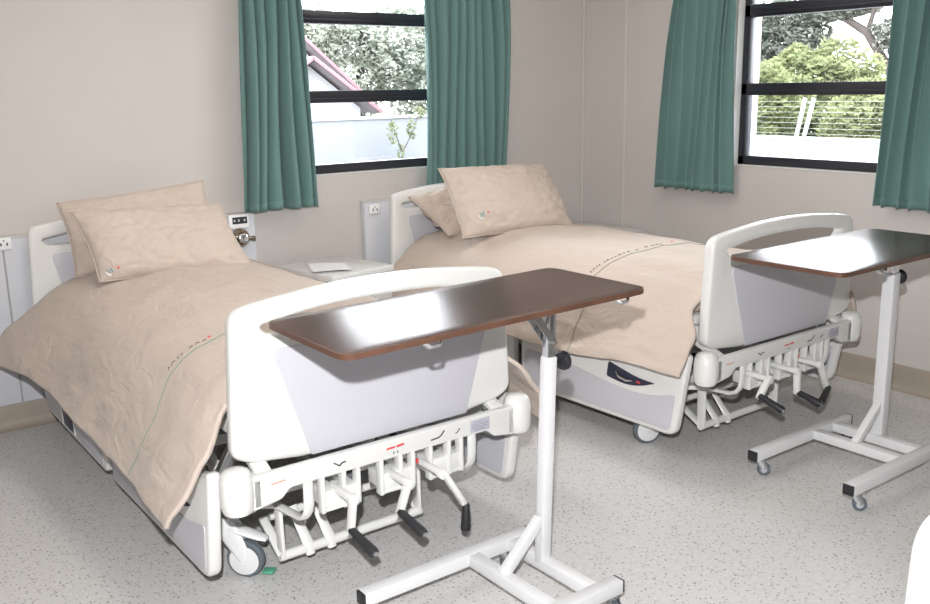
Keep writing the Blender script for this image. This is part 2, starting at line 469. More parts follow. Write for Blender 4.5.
# nurse call display
o = tag(MB().box((-2.552, -.056, .885), (.112, .022, .075), .006).build('nurse_call_unit', M['plate']), 'white wall unit with a small black display under the left curtain', 'call unit')
MB().box((-2.548, -.0676, .890), (.082, .003, .036), .001).build('display', M['ink'], o)
for dx in (-.030, -.006, .026): MB().box((-2.548+dx, -.0694, .890), (.010, .0012, .012), .0004).build('display_mark', M['label'], o)
# medical gas outlet
o = tag(MB().lathe([(.048, 0), (.05, .004), (.05, .02), (.044, .028), (.034, .028), (.032, .018)], (-2.548, -.0455, .795), (0, -1, 0), 28).build('gas_outlet', M['brass']), 'round metal medical gas outlet below the white display unit', 'gas outlet')
MB().lathe([(.028, .0), (.03, .02), (.026, .034), (.018, .038), (0, .038)], (-2.543, -.062, .795), (0, -1, 0), 20).build('valve_face', M['chrome'], o)
MB().tube([(-2.548, -.07, .795), (-2.50, -.075, .79), (-2.475, -.075, .787)], [.014, .012, .016], 12).build('release_lever', M['brass'], o)

# ------------------------------------------------------------------ bedside lockers
def locker(loc, rz, w, d, label):
    r = tag(empty('bedside_locker', loc, rz), label, 'locker')
    MB().box((0, 0, .31), (w-.03, d-.03, .52), .006).build('carcass', M['locker'], r)
    MB().box((0, 0, .622), (w, d, .036), .006).build('worktop', M['locker'], r)
    t = MB(); t.box((0, 0, .5975), (w-.05, d-.05, .055), .001); t.build('worktop_support_shade', M['dgrey'], r)  # support coloured dark to stand in for the shadow line under the worktop
    for z, h, nm in ((.495, .13, 'drawer'), (.235, .36, 'cupboard_door')):
        f = MB().box((0, -(d-.03)/2-.009, z), (w-.04, .018, h), .003).build(nm, M['locker'], r)
        MB().tube([(-.05, -(d-.03)/2-.018, z), (-.05, -(d-.03)/2-.035, z), (.05, -(d-.03)/2-.035, z), (.05, -(d-.03)/2-.018, z)], .005, 8).build('handle', M['steel'], f)
    for sx in (-1, 1):
        for sy in (-1, 1):
            c = MB().lathe([(.024, -.009), (.026, -.006), (.026, .006), (.024, .009)], (sx*(w/2-.05), sy*(d/2-.06), .026), (1, 0, 0), 16).build('caster', M['tyre'], r)
            MB().bar((sx*(w/2-.05), sy*(d/2-.06), .03), (sx*(w/2-.05), sy*(d/2-.06), .055), .026, .02).build('caster_fork', M['steel'], c)
    return r
locker((-2.150, -.350, 0), math.radians(10), .42, .47, 'pale grey bedside locker between the two beds with a paper on top')
locker((-.205, -.35, 0), 0, .34, .52, 'grey bedside locker in the room corner beyond the far bed')
# paper on the near locker
p = MB()
p.grid(lambda u, v: Vector((-.105+.21*u, -.148+.297*v, .0012+.010*max(0, .30-v)**1.2*4+.004*math.sin(3*u+v))), 12, 10)
p = p.build('paper_sheet', M['paper'], None, 180, False)
p.location = (-2.215, -.405, .6415); p.rotation_euler = (0, 0, math.radians(-22))
so = p.modifiers.new('thickness', 'SOLIDIFY'); so.thickness = .0006; so.offset = 1
tag(p, 'white sheet of paper lying on the locker between the beds', 'paper')

# ------------------------------------------------------------------ hospital beds
def end_board(parent, name, y, hw, zb, zt, cx=0., ix=.0, inset=True, th=.05, cr=.055, sl=0.):
    k = hw/.522; d = zt-.98
    right = [(.30*k, zb, .02), (.47*k, zb+.022, .03), (.522*k, zb+.05, .05), (.497*k, .938+d, cr), (.40*k, .955+d, .3), (.22*k, .974+d, .3)]
    pts = right+[(0, .982+d, .3)]+[(-x, z, r) for x, z, r in right[::-1]]
    out = [(x+cx, z) for x, z in fillet(pts, .05, 6)]
    hr = [((.375+sl)*k, .852+d, .015), ((.415+sl)*k, .885+d-sl*.2, .03), (.22*k, .913+d, .3)]
    hp = hr+[(0, .920+d, .3)]+[(-x, z, r) for x, z, r in hr[::-1]]
    hole = [(x+cx, z) for x, z in fillet(hp, .02, 5)][::-1]
    o = MB().mesh(prism(out, [hole], th, .016, XZ(y))).build(name, M['white'], parent, 40)
    if inset:
        for sgn in (-1, 1):
            pl = [(x+cx+ix, z) for x, z in fillet([(-.295*k, zb+.002, .006), (.295*k, zb+.002, .006), (.405*k, .812+d, .03), (-.405*k, .812+d, .03)], .03)]
            MB().mesh(prism(pl, [], .006, .0025, XZ(y+sgn*(th/2+.001)))).build('inset_panel', M['inset'], o)
    return o

def side_panel(parent, x, y0, y1, foot, dark):
    s = 1 if x > 0 else -1
    if foot:
        out = fillet([(y0-.055, .485, .03), (y0+.005, .115, .05), (y1, .105, .05), (y1, .35, .05), (y0+.62, .335, .1), (y0+.38, .375, .1), (y0+.20, .40, .1)], .04)
        ins = fillet([(y0+.004, .30, .02), (y0+.028, .136, .03), (y1-.03, .128, .03), (y1-.035, .30, .03), (y0+.62, .290, .1), (y0+.42, .268, .1), (y0+.28, .255, .1), (y0+.14, .262, .1)], .02, 6)
    else:
        out = fillet([(y0, .375, .05), (y0, .105, .06), (y1-.06, .105, .06), (y1, .22, .04), (y1-.02, .44, .05), (y0+.5, .36, .1)], .05)
        ins = fillet([(y0+.05, .33, .03), (y0+.045, .130, .035), (y1-.075, .130, .03), (y1-.04, .24, .03), (y1-.06, .38, .03), (y0+.5, .32, .1)], .03)
    o = MB().mesh(prism(out, [], .042, .012, YZ(x))).build('side_rail', M['white'], parent, 40)
    for sg in (s,):
        MB().mesh(prism(ins, [], .005, .002, YZ(x+sg*.0215))).build('inset_panel', M['inset'], o)
    MB().mesh(prism(ins, [], .005, .002, YZ(x-s*.0215))).build('inset_panel', M['inset'], o)
    if foot:
        rec = fillet([(y0+.385, .362, .012), (y0+.395, .292, .012), (y0+.29, .278, .04), (y0+.20, .290, .05), (y0+.115, .322, .008), (y0+.22, .326, .1)], .012)
        rc = MB().mesh(prism(rec, [], .006, .002, YZ(x+s*.0225))).build('handle_recess', M['navy'], o)
        MB().tube([(x+s*.028, y0+.335, .325), (x+s*.034, y0+.31, .310), (x+s*.034, y0+.27, .302), (x+s*.028, y0+.24, .306)], [.003, .006, .006, .003], 8).build('release_lever', M['chrome'], rc)
        m = MB(); m.box((x+s*.026, y0+.205, .307), (.002, .02, .008)); m.build('release_mark', M['red'], rc)
    if dark:
        dk = fillet([(y0+.46, .335), (y0+.46, .135), (y0+.64, .135), (y0+.64, .335)], .006)
        d = MB().mesh(prism(dk, [], .008, .002, YZ(x+s*.022))).build('angle_gauge', M['navy'], o)
        MB().tube([(x+s*.0275, y0+.60, .20), (x+s*.0275, y0+.575, .225), (x+s*.0275, y0+.545, .215), (x+s*.0275, y0+.52, .24), (x+s*.0275, y0+.51, .29)], [.003, .008, .009, .007, .003], 8).build('gauge_mark', M['orange'], d)
        for yy in (y0+.455, y0+.645): MB().bar((x+s*.023, yy, .13), (x+s*.023, yy, .345), .012, .012).build('gauge_frame', M['white'], o)
    return o

def caster(parent, x, y, trail):
    """trail = direction (dx,dy) from stem to wheel"""
    t = Vector((trail[0], trail[1], 0)).normalized(); ax = Vector((-t.y, t.x, 0))
    c = Vector((x, y, 0)); w = c+t*.058+Vector((0, 0, .063))
    f = MB(); f.tube([c+Vector((0, 0, .27)), c+Vector((0, 0, .17))], .018, 12)
    o = f.build('caster', M['steel'], parent)
    b = MB()
    # fork shell: sweeping body from stem over the wheel
    for sg in (-1, 1):
        pts = [c+ax*sg*.017+Vector((0, 0, .192)), c+t*.02+ax*sg*.022+Vector((0, 0, .150)), c+t*.045+ax*sg*.024+Vector((0, 0, .105)), w+ax*sg*.024]
        b.tube(pts, [(.030, .007), (.034, .007), (.028, .006), (.015, .006)], 12, flat=t)
    b.tube([c+Vector((0, 0, .21)), c+Vector((0, 0, .150))], [.026, .030], 14)
    b.tube([c+Vector((0, 0, .172)), c+t*.05+Vector((0, 0, .160)), c+t*.11+Vector((0, 0, .142)), c+t*.135+Vector((0, 0, .135))], [(.018, .026), (.014, .028), (.010, .024), (.006, .018)], 12, flat=(0, 0, 1))
    b.build('fork', M['whitem'], o)
    wh = MB(); wh.lathe([(.0585, -.016), (.063, -.010), (.063, .010), (.0585, .016), (.050, .017)], w, ax, 32); wh.build('tyre', M['tyre'], o)
    hb = MB(); hb.lathe([(.050, -.021), (.040, -.024), (.012, -.026), (.012, .026), (.040, .024), (.050, .021)], w, ax, 28); hb.build('hub', M['whitem'], o)
    return o, t, ax, w

def crank(parent, sx, sz, ex, ez, grip):
    """shaft at (sx, sz), arm end at (ex, ez), grip = list of two points"""
    a = MB(); a.tube([(sx, .0, sz), (sx, -.118, sz)], .013, 14)
    a.bar((sx, -.122, sz+.012), (ex, -.128, ez-.012), .020, .030, up=(0, 1, 0), bevel=.007)
    a.lathe([(.018, 0), (.018, .018), (.012, .022)], (sx, -.115, sz), (0, -1, 0), 14)
    o = a.build('crank_handle', M['white'], parent)
    g = MB(); p0, p1 = Vector(grip[0]), Vector(grip[1]); d = p1-p0
    g.tube([p0, p0+d*.06, p0+d*.5, p0+d*.93, p1], [.010, .0125, .0145, .0165, .014], 16)
    gr = g.build('grip', M['black'], o)
    dn = d.normalized()
    MB().lathe([(.008, 0), (.008, .0025)], p1, dn, 14).build('end_cap', M['steel'], gr)
    return o

def icon(parent, pts, x, z, y, w=.004, m='ink', nm='position_icon', sc=1.):
    mb = MB()
    for k in range(len(pts)-1):
        mb.bar((x+pts[k][0]*sc, y, z+pts[k][1]*sc), (x+pts[k+1][0]*sc, y, z+pts[k+1][1]*sc), w, .0012, up=(0, 1, 0), bevel=0)
    return mb.build(nm, M[m], parent)

def build_bed(loc, rz, L, label, cranks, trails, pedal=False, fcx=0., fhw=.522, hcx=0., hhw=.47):
    r = tag(empty('hospital_bed', loc, rz), label, 'bed', 'hospital beds of one kind')
    # deck and mattress
    MB().box((0, L/2+.02, .665), (.90, L-.20, .10), .03, seg=3).build('mattress', M['skin_sheet'], r)
    MB().box((0, L/2+.02, .585), (.88, L-.22, .04), .01).build('mattress_deck', M['white'], r)
    fr = MB()
    for s in (-1, 1): fr.bar((s*.42, .06, .53), (s*.42, L-.05, .53), .04, .06)
    for y in (.08, .55, 1.05, 1.6, L-.08): fr.bar((-.42, y, .53), (.42, y, .53), .05, .04)
    fr.build('upper_frame', M['white'], r)
    bf = MB()
    for s in (-1, 1):
        bf.bar((s*.40, .22, .255), (s*.40, L-.22, .255), .04, .05)
        bf.bar((s*.40, .45, .27), (s*.40, .95, .51), .03, .04); bf.bar((s*.40, L-.45, .27), (s*.40, L-.95, .51), .03, .04)
        yc = .30 if s < 0 else .86; bf.bar((s*.452, yc, .258), (s*.40, yc, .258), .05, .04); bf.bar((s*.452, L-.30, .258), (s*.40, L-.30, .258), .05, .04)
    for y in (.30, .86, L-.30): bf.bar((-.42, y, .255), (.42, y, .255), .04, .04)
    bf.build('base_frame', M['white'], r)
    end_board(r, 'footboard', .05, fhw, .460, .985, fcx, .025)
    end_board(r, 'headboard', L-.03, hhw, .40, 1.005, hcx, 0., cr=.035, sl=.03)
    # foot cross bar with instruction marks, bumpers at both ends
    pl = fillet([(-.49, .463, .01), (.49, .463, .01), (.49, .358, .01), (.40, .372, .01), (.37, .400, .01), (-.37, .400, .01), (-.40, .372, .01), (-.49, .358, .01)], .01, 3)
    cb = MB().mesh(prism(pl, [], .03, .006, XZ(-.015))).build('foot_bar', M['white'], r)
    for s in (-1, 1):
        MB().bar((s*.44, -.005, .45), (s*.44, .14, .51), .05, .02).build('bar_bracket', M['white'], cb)
        bp = MB(); bp.lathe([(.026, -.072), (.040, -.066), (.048, -.05), (.050, -.02), (.050, .024), (.047, .044), (.0455, .046), (.0455, .049), (.040, .060), (.026, .068), (.01, .07)], (s*.527, .0, .424), (0, 0, 1), 24)
        bp.box((s*.487, .0, .410), (.065, .060, .104), .012)
        bp.build('corner_bumper', M['white'], r)
    icon(cb, [(-.020, .008), (0, -.006), (.008, .002), (.022, .003)], -.205, .432, -.0305)
    icon(cb, [(-.030, -.004), (.0, -.002), (.012, .004), (.024, .018)], .165, .428, -.0305)
    icon(cb, [(-.010, -.004), (.0, .0), (.008, .010)], .245, .428, -.0305, .003)
    icon(cb, [(-.034, 0), (-.002, .001)], -.002, .436, -.0305, .0055, 'red', 'red_print'); icon(cb, [(.004, .001), (.032, .003)], -.002, .436, -.0305, .007, 'red', 'red_print')
    icon(cb, [(-.007, -.012), (-.007, -.020)], -.002, .434, -.0305, .003); icon(cb, [(.007, -.012), (.007, -.020)], -.002, .434, -.0305, .003)
    icon(cb, [(-.028, 0), (.018, .004)], -.405, .427, -.0305, .0025, 'orange', 'warning_print')
    lb = MB().box((.338, -.0306, .430), (.082, .0015, .044), .0004).build('rating_label', M['label'], cb); lb['label'] = 'silver rating label'
    m = MB()
    for k, (x0, x1) in enumerate(((-.028, .004), (-.034, .034), (-.034, .030), (-.025, .020))): m.box((.338+(x0+x1)/2, -.0317, .443-.0088*k), (x1-x0, .0006, .0028))
    m.build('label_print', M['greyink'], lb)
    # crank housings and the bent struts beside them
    for k, (xa, xb) in enumerate(((-.265, -.14), (-.055, .065), (.135, .26))):
        h = MB()
        for x in (xa, (xa+xb)/2+.012, xb): h.box((x, -.015, .345), (.016, .034, .125), .006)
        h.box(((xa+xb)/2, .02, .325), (xb-xa, .09, .055), .008)
        h.box(((xa+xb)/2, -.012, .292), (xb-xa+.01, .035, .014), .005)
        h.build('crank_housing', M['white'], r)
    for s in (-1, 1):
        pts = [(s*.31, -.018, .41), (s*.31, -.018, .33), (s*.311, -.012, .30), (s*.313, .004, .278), (s*.317, .03, .266), (s*.325, .09, .264), (s*.345, .24, .262)]
        MB().tube(pts, [(.017, .010)]*7, 10, flat=(1, 0, 0)).build('bent_strut', M['white'], r)
    for x in (-.20, 0., .20):
        MB().tube([(x, .03, .345), (x*.9, .75, .40)], .014, 12).build('drive_shaft', M['steel'], r)
    MB().box((-.11, .10, .315), (.045, .06, .055), .006).build('gear_cover', M['dgrey'], r)
    MB().box((.085, -.02, .362), (.007, .010, .016), .002).build('safety_tag', M['red'], r)
    # low cross tube with link plates and pedal tabs
    lf = MB()
    lf.tube([(-.335, .17, .078), (.215, .17, .078)], .017, 14)
    lf.tube([(-.30, .31, .155), (.25, .31, .155)], .014, 12)
    for x in (-.325, .205): lf.bar((x, .17, .072), (x-.004, .17, .262), .014, .042, up=(0, 1, 0), bevel=.005); lf.bar((x, .17, .08), (x, .31, .16), .014, .03, up=(1, 0, 0), bevel=.004)
    for s in (-1, 1): lf.bar((s*.33, .17, .262), (s*.42, .24, .262), .03, .02)
    lf.build('link_frame', M['white'], r)
    for x in (-.23, -.15):
        MB().tube([(x-.012, .25, .20), (x-.006, .20, .135), (x, .165, .088), (x+.002, .160, .058)], [(.018, .006), (.018, .006), (.02, .012), (.016, .012)], 10, flat=(1, 0, 0)).build('pedal_tab', M['white'], r)
    for c in cranks: crank(r, *c)
    for (sx, yy), tr in zip(((-1, .30), (1, .86), (-1, L-.30), (1, L-.30)), trails):
        o, t, ax, w = caster(r, sx*.452, yy, tr)
        if pedal and sx < 0 and yy < 1:
            pd = MB().bar(w+t*.055+Vector((0, 0, -.042)), w+t*.095+Vector((0, 0, -.040)), .035, .008).build('brake_pedal', M['green'], o); pd['label'] = 'green brake pedal'
    for s in (-1, 1):
        side_panel(r, s*.575, .09, 1.075, True, False)
        side_panel(r, s*.575, 1.135, L-.03, False, True)
        for y in (.18, .85, 1.3, 1.85): MB().bar((s*.44, y, .53), (s*.557, y, .33), .03, .02).build('rail_bracket', M['steel'], r)
    return r

BED1 = ((-3.02, -2.26, 0), -.004, 2.17)
BED2 = ((-1.045, -2.355, 0), .004, 2.21)
bed1 = build_bed(*BED1, 'cream hospital bed nearest the camera on the left, grey footboard panel under the overbed table',
    [(-.215, .350, -.232, .258, ((-.232, -.130, .262), (-.215, -.240, .222))),
     (-.015, .345, -.058, .268, ((-.058, -.130, .268), (-.040, -.240, .228))),
     (.112, .345, .195, .225, ((.195, -.138, .222), (.188, -.140, .130)))],
    [(1, -1), (.6, -1), (1, .5), (1, .2)], True, 0., .522, -.130, .475)
bed2 = build_bed(*BED2, 'cream hospital bed by the right wall, far bed under the back window',
    [(-.27, .355, -.345, .300, ((-.345, -.130, .302), (-.33, -.235, .262))),
     (-.075, .350, -.072, .258, ((-.072, -.130, .258), (-.060, -.235, .228))),
     (.095, .345, .155, .235, ((.155, -.138, .235), (.050, -.17, .195)))],
    [(-1, .5), (1, -.2), (-1, .4), (1, .3)], False, .030, .535, -.130, .515)
# a third bed across the aisle: only the corner of its footboard reaches into the frame
bed3 = copy_tree(bed2)
bed3.location = (-2.745, -4.04, 0); bed3.rotation_euler = (0, 0, PI)
bed3['label'] = 'white rounded footboard corner of a bed at the lower right edge of the photo'

# ------------------------------------------------------------------ duvets
PROF = [(0, .775), (.16, .772), (.30, .757), (.40, .728), (.49, .678), (.555, .605), (.600, .525), (.634, .445), (.660, .372)]
def duvet_fn(seed, yh, foot_drop, flare, left, right, hemy, lift, rfoot=0.):
    def S(s, v):
        """s in -1..1 across the bed, v in 0..1 from foot to head"""
        a = abs(s); sg = 1 if s >= 0 else -1
        x, z = crom(PROF, a)
        side = ss(.52, 1., a)
        yf = .092-.080*ss(.53, .70, a)+hemy*ss(.85, 1, a); y = yf+(yh-yf)*v+.05*side*v
        # corners flare out at head and foot, hem dips there
        cf = (1-ss(0, .42, v))*side; ch = ss(.72, 1, v)*side
        x += .055*cf*flare+(.050 if sg < 0 else .0)*ch
        z -= foot_drop*cf*a-lift*ss(.25, .75, v)*side
        x += (left if sg < 0 else right)*v*a-(rfoot*(1-v)*side if sg > 0 else 0)
        x += .010*math.sin(6.5*v*2.1+seed)*side
        # billowing folds down the sides and soft creases on top
        f1 = noise.noise((v*7+seed, s*1.2, seed*.7)); f2 = noise.noise((v*16+seed*3, s*2.2, 4.1))
        x += (.016*f1+.008*f2)*side
        z += .030*f1*side*a*.6
        dia = noise.noise((v*5.+s*2.2+seed, s*5-v*3, 1.7)); d2 = noise.noise((v*13.-s*3+seed, s*9+v*6, 9.2))
        rg = 1.-abs(noise.noise((v*6.-s*4.5+seed*2, s*4.+v*5.5, 3.3)))*2.2
        r2 = 1-abs(noise.noise((v*9.+s*6.5+seed*5, s*7.-v*5.5, 6.3)))*2.2
        top = 1-.5*side
        z += (.010*dia+.004*d2+.0055*max(rg, -.4)+.003*max(r2, -.4))*top
        x += (.006*rg+.004*r2)*side
        z -= .016*ss(.06, .0, v)*(1-side)+.010*ss(.94, 1, v)*(1-side)
        return Vector((sg*x, y, z))
    return S
def duvet(bed, seed, yh, label, foot_drop, flare, vline, left, right, hemy, lift, txt, rfoot=0.):
    loc, rz, L = bed
    S = duvet_fn(seed, yh, foot_drop, flare, left, right, hemy, lift, rfoot)
    mb = MB(); mb.grid(lambda u, v: S(-1+2*u, v), 121, 150)
    o = mb.build('duvet', M['duvet'], None, 180)
    o.location = loc; o.rotation_euler = (0, 0, rz)
    if o.data.polygons[9000].normal.z < 0: o.data.flip_normals()
    so = o.modifiers.new('filling', 'SOLIDIFY'); so.thickness = .014; so.offset = -1
    tag(o, label, 'duvet', None)
    def up(s, v, h=.002):
        e = .004; n = (S(s+e, v)-S(s-e, v)).cross(S(s, v+e)-S(s, v-e)).normalized(); return S(s, v)+n*h
    g = MB(); g.tube([up(-.985+1.97*k/160, vline, .001) for k in range(161)], .0017, 6); g.build('piping', M['thread_green'], o)['label'] = 'green piping line'
    # embroidered line of small marks and a red dot, on the head side of the piping
    rr = random.Random(4); t = MB(); s = txt[0]; vv = vline+.020
    while s < txt[1]:
        w = rr.choice((.010, .016, .022)); h = rr.choice((.0022, .004, .005))
        t.tube([up(s, vv-h, .0012), up(s+w*.5, vv+h*.6, .0016), up(s+w, vv-h*.3, .0012)], .0015, 5); s += w+rr.choice((.008, .012, .03))
    t.build('embroidery', M['thread_dark'], o)
    c = up(txt[1]+.035, vv+.004, .0); t = MB(); t.lathe([(.006, 0), (.005, .003), (.001, .004)], c, (0, 0, 1), 12); t.build('embroidered_dot', M['red'], o)
    return o, S
d1, S1 = duvet(BED1, 2.3, 2.03, 'beige duvet with green piping on the near left bed', .030, .95, .205, .115, -.10, .03, .045, (-.53, -.36))
d2, S2 = duvet(BED2, 7.9, 2.10, 'beige duvet on the far bed by the right wall', -.045, .25, .295, .10, -.06, .0, .02, (-.45, .05), .075)

# ------------------------------------------------------------------ pillows
def pillow(bl, br, tl, tr, T, label, seed, logo=None, bed=None, wr=1.):
    """corner points (bed-local): bottom left/right, top left/right seen from the foot"""
    bl, br, tl, tr = map(Vector, (bl, br, tl, tr))
    nrm = (br-bl).cross(tl-bl).normalized()
    def P(u, v, side):   # u,v in -1..1
        a, b = (u+1)/2, (v+1)/2
        p = (bl*(1-a)+br*a)*(1-b)+(tl*(1-a)+tr*a)*b
        c = (bl+br+tl+tr)/4
        # edges pull in between the corners
        pin = 1-.045*(1-u*u)*abs(v)**6-.05*(1-v*v)*abs(u)**6
        p = c+(p-c)*pin
        e = ((1-abs(u)**2.6)*(1-abs(v)**2.6))
        h = T*max(e, 0)**.52
        edge = 1-max(e, 0)**.5
        w = noise.noise((u*3+seed, v*3, seed*2)); k = noise.noise((u*9*(1-.5*abs(v))+seed*3, v*8, 1.))
        rad = noise.noise((math.atan2(v, u)*6+seed, seed, (u*u+v*v)*.6))
        rd = 1-abs(noise.noise((u*5-v*3+seed, v*6+u*2, 2.)))*2
        h *= 1+.14*w
        h += wr*(.007*k+.020*rad*edge+.008*rd)*ss(0, .25, e)
        return p+nrm*(h*side)
    mb = MB(); n, m = 56, 44
    for side in (1, -1): mb.grid(lambda a, b: P(-1+2*a, -1+2*b, side), n, m)
    # sewn seam around the edge
    bmesh.ops.remove_doubles(mb.bm, verts=mb.bm.verts[:], dist=1e-5)
    o = mb.build('pillow', M['duvet'], None, 180)
    o.location = bed[0]; o.rotation_euler = (0, 0, bed[1])
    ring = [P(-1+2*k/40, -1, 0) for k in range(40)]+[P(1, -1+2*k/30, 0) for k in range(30)]+[P(1-2*k/40, 1, 0) for k in range(40)]+[P(-1, 1-2*k/30, 0) for k in range(30)]
    MB().tube(ring, .0035, 6, closed=True).build('seam', M['duvet'], o)
    tag(o, label, 'pillow')
    if logo:
        u, v = logo; U = (br-bl).normalized(); V = (tl-bl).normalized()
        Q = lambda du, dv, h=.0015: P(u+du, v+dv, 1)+nrm*h
        e = MB(); e.tube([Q(-.03, .06), Q(-.01, -.02), Q(.02, .07), Q(.03, -.03)], .004, 6); e.build('emblem', M['thread_blue'], o)
        e = MB(); e.tube([Q(-.05, .0), Q(-.035, -.06), Q(.0, -.08)], .004, 6); e.build('emblem_leaf', M['thread_light'], o)
        e = MB(); e.lathe([(.0055, 0), (.0045, .003), (.001, .004)], Q(.10, .05, 0), nrm, 12); e.build('embroidered_dot', M['red'], o)
    return o
pillow((-.44, 1.955, .745), (.275, 1.955, .76), (-.465, 2.05, 1.075), (.225, 2.05, 1.128), .065, 'beige pillow standing against the near bed headboard, behind the other', 3.1, None, BED1)
pillow((-.415, 1.66, .765), (.285, 1.64, .742), (-.455, 1.87, 1.052), (.245, 1.90, 1.025), .075, 'beige pillow in front on the near left bed, small emblem at its lower left corner', 8.4, (-.86, -.83), BED1)
pillow((-.455, 1.86, .745), (.24, 1.86, .75), (-.565, 2.09, .952), (.20, 2.09, 1.02), .075, 'beige pillow leaning behind on the far bed, half hidden by the other', 5.2, None, BED2, 2.2)
pillow((-.545, 1.60, .772), (.285, 1.62, .745), (-.485, 1.90, 1.118), (.325, 1.93, 1.095), .080, 'beige pillow in front on the far bed, tilted against the headboard', 1.4, (-.70, -.60), BED2, 1.3)

# ------------------------------------------------------------------ overbed tables
def table_caster(parent, x, y, z, tr):
    t = Vector((tr[0], tr[1], 0)).normalized(); ax = Vector((-t.y, t.x, 0)); w = Vector((x, y, .026))+t*.018
    f = MB(); f.tube([(x, y, z), (x, y, .062)], .008, 10); f.tube([(x, y, .075), (x, y, .062)], [.016, .02], 12)
    for s in (-1, 1): f.tube([Vector((x, y, .066))+ax*s*.014, w+ax*s*.015+Vector((0, 0, .012)), w+ax*s*.015], [(.016, .003), (.014, .003), (.009, .003)], 8, flat=t)
    o = f.build('caster', M['steel'], parent)
    MB().lathe([(.022, -.011), (.026, -.007), (.026, .007), (.022, .011)], w, ax, 20).build('wheel', M['tyre'], o)
    MB().lathe([(.013, -.0125), (.013, .0125)], w, ax, 14).build('hub', M['label'], o)
    return o
def overbed_table(loc, top, zt, post, ptop, base, label, casters, tilt=0., pw=.045):
    """all coordinates relative to loc (foot of the post, on the floor)"""
    r = tag(empty('overbed_table', loc), label, 'overbed table', 'overbed tables of one kind')
    x0, x1, y0, y1 = top
    ol = fillet([(x0, y0), (x1, y0), (x1, y1), (x0, y1)], .045, 8)
    ol2 = fillet([(x0+.002, y0+.002), (x1-.002, y0+.002), (x1-.002, y1-.002), (x0+.002, y1-.002)], .044, 8)
    tp = MB().mesh(prism(ol2, [], .0165, .001, XY(zt-.0082))).build('tabletop', M['wood'], r)
    eb = MB().mesh(prism(ol, [ol2], .016, .0, XY(zt-.0086))).build('edge_band', M['edge'], tp); eb['label'] = 'brown edge band'
    def tl(o):
        for v in o.data.vertices: v.co.z += tilt*v.co.x
    tl(tp); tl(eb)
    # metal channel under the top, clips
    tl(MB().bar((x0+.10, (y0+y1)/2, zt-.026), (x1-.10, (y0+y1)/2, zt-.026), .05, .018).build('support_rail', M['steel'], r))
    for cx_ in (x0+.27, x1-.10):
        sc_ = MB().tube([(cx_-.03, y0+.02, zt-.017), (cx_-.015, y0+.008, zt-.031), (cx_+.015, y0+.008, zt-.031), (cx_+.03, y0+.02, zt-.017)], [(.004, .010)]*4, 8).build('stop_clip', M['chrome'], r); tl(sc_)
    b0, b1, ya, yb, xa, xb = base      # leg x range, the two leg lines, the two cross beams
    zb = .092; h = .042
    fb = MB()
    for y in (ya, yb): fb.bar((b0, y, zb), (b1, y, zb), .045, h)
    for x in (xa, xb): fb.bar((x, min(ya, yb)+.02, zb), (x, max(ya, yb)-.02, zb), .042, h-.004)
    fb.bar((xa-.005, 0, zb+.01), (post[0]-.01, 0, .245), .032, .030, up=(0, 1, 0))
    fr = fb.build('base_frame', M['whitem'], r)
    for y in (ya, yb):
        for x, d in ((b0, -1), (b1, 1)):
            MB().box((x+d*.003, y, zb), (.008, .043, .040), .002).build('end_cap', M['black'], r)
    pf, pt = Vector(post), Vector(ptop)
    MB().bar(pf+Vector((0, 0, zb)), pt, pw, pw, up=(0, 1, 0), bevel=.004).build('post', M['whitem'], r)
    dirv = (pt-pf).normalized()
    q = pt+dirv*(zt-.04-pt.z)/dirv.z
    MB().bar(pt-dirv*.05, q, pw*.8, pw*.8, up=(0, 1, 0), bevel=.003).build('inner_post', M['chrome'], r)
    bk = MB()
    for s in (-1, 1): bk.bar(pt+dirv*.045+Vector((0, s*.0195, 0)), Vector((pt.x-.085, pt.y+s*.0195, zt-.020)), .003, .022, up=(0, 0, 1), bevel=0)
    bk.tube([pt+dirv*.05+Vector((0, -.03, 0)), pt+dirv*.05+Vector((0, .03, 0))], .007, 10)
    bk.build('bracket', M['chrome'], r)
    k = MB(); kc = pt+dirv*(-.025)
    k.lathe([(.010, 0), (.010, .022), (.026, .026), (.030, .034), (.030, .044), (.024, .050), (.008, .052)], kc+Vector((.022, 0, 0)), (1, 0, 0), 24)
    k.build('height_knob', M['black'], r)
    for (cx_, cy_), tr in casters: table_caster(r, cx_, cy_, zb, tr)
    return r
T1 = (-2.725, -2.665, 0)
overbed_table(T1, (-3.462-T1[0], -2.400-T1[0], -2.780-T1[1], -2.335-T1[1]), .943, (-.004, 0, 0), (.020, 0, .762),
    (-3.283-T1[0], -2.640-T1[0], .172, -.240, -2.885-T1[0], -2.725-T1[0]), 'dark wood topped overbed table in front of the near left bed',
    [((-.02, .180), (.6, -1)), ((.06, -.240), (-.3, -1)), ((-.52, .180), (-1, -.5)), ((-.52, -.240), (-1, .5))], .014, .037)
T2 = (-.925, -2.755, 0)
overbed_table(T2, (-1.690-T2[0], -.70-T2[0], -2.990-T2[1], -2.520-T2[1]), .926, (0, 0, 0), (-.008, 0, .795),
    (-1.505-T2[0], -.83-T2[0], .20, -.215, -1.10-T2[0], -.955-T2[0]), 'dark wood topped overbed table in front of the far bed at the right',
    [((.07, .20), (.6, -1)), ((.07, -.215), (-.3, -1)), ((-.535, .20), (.8, -1)), ((-.535, -.215), (.8, -1))], 0., .05)

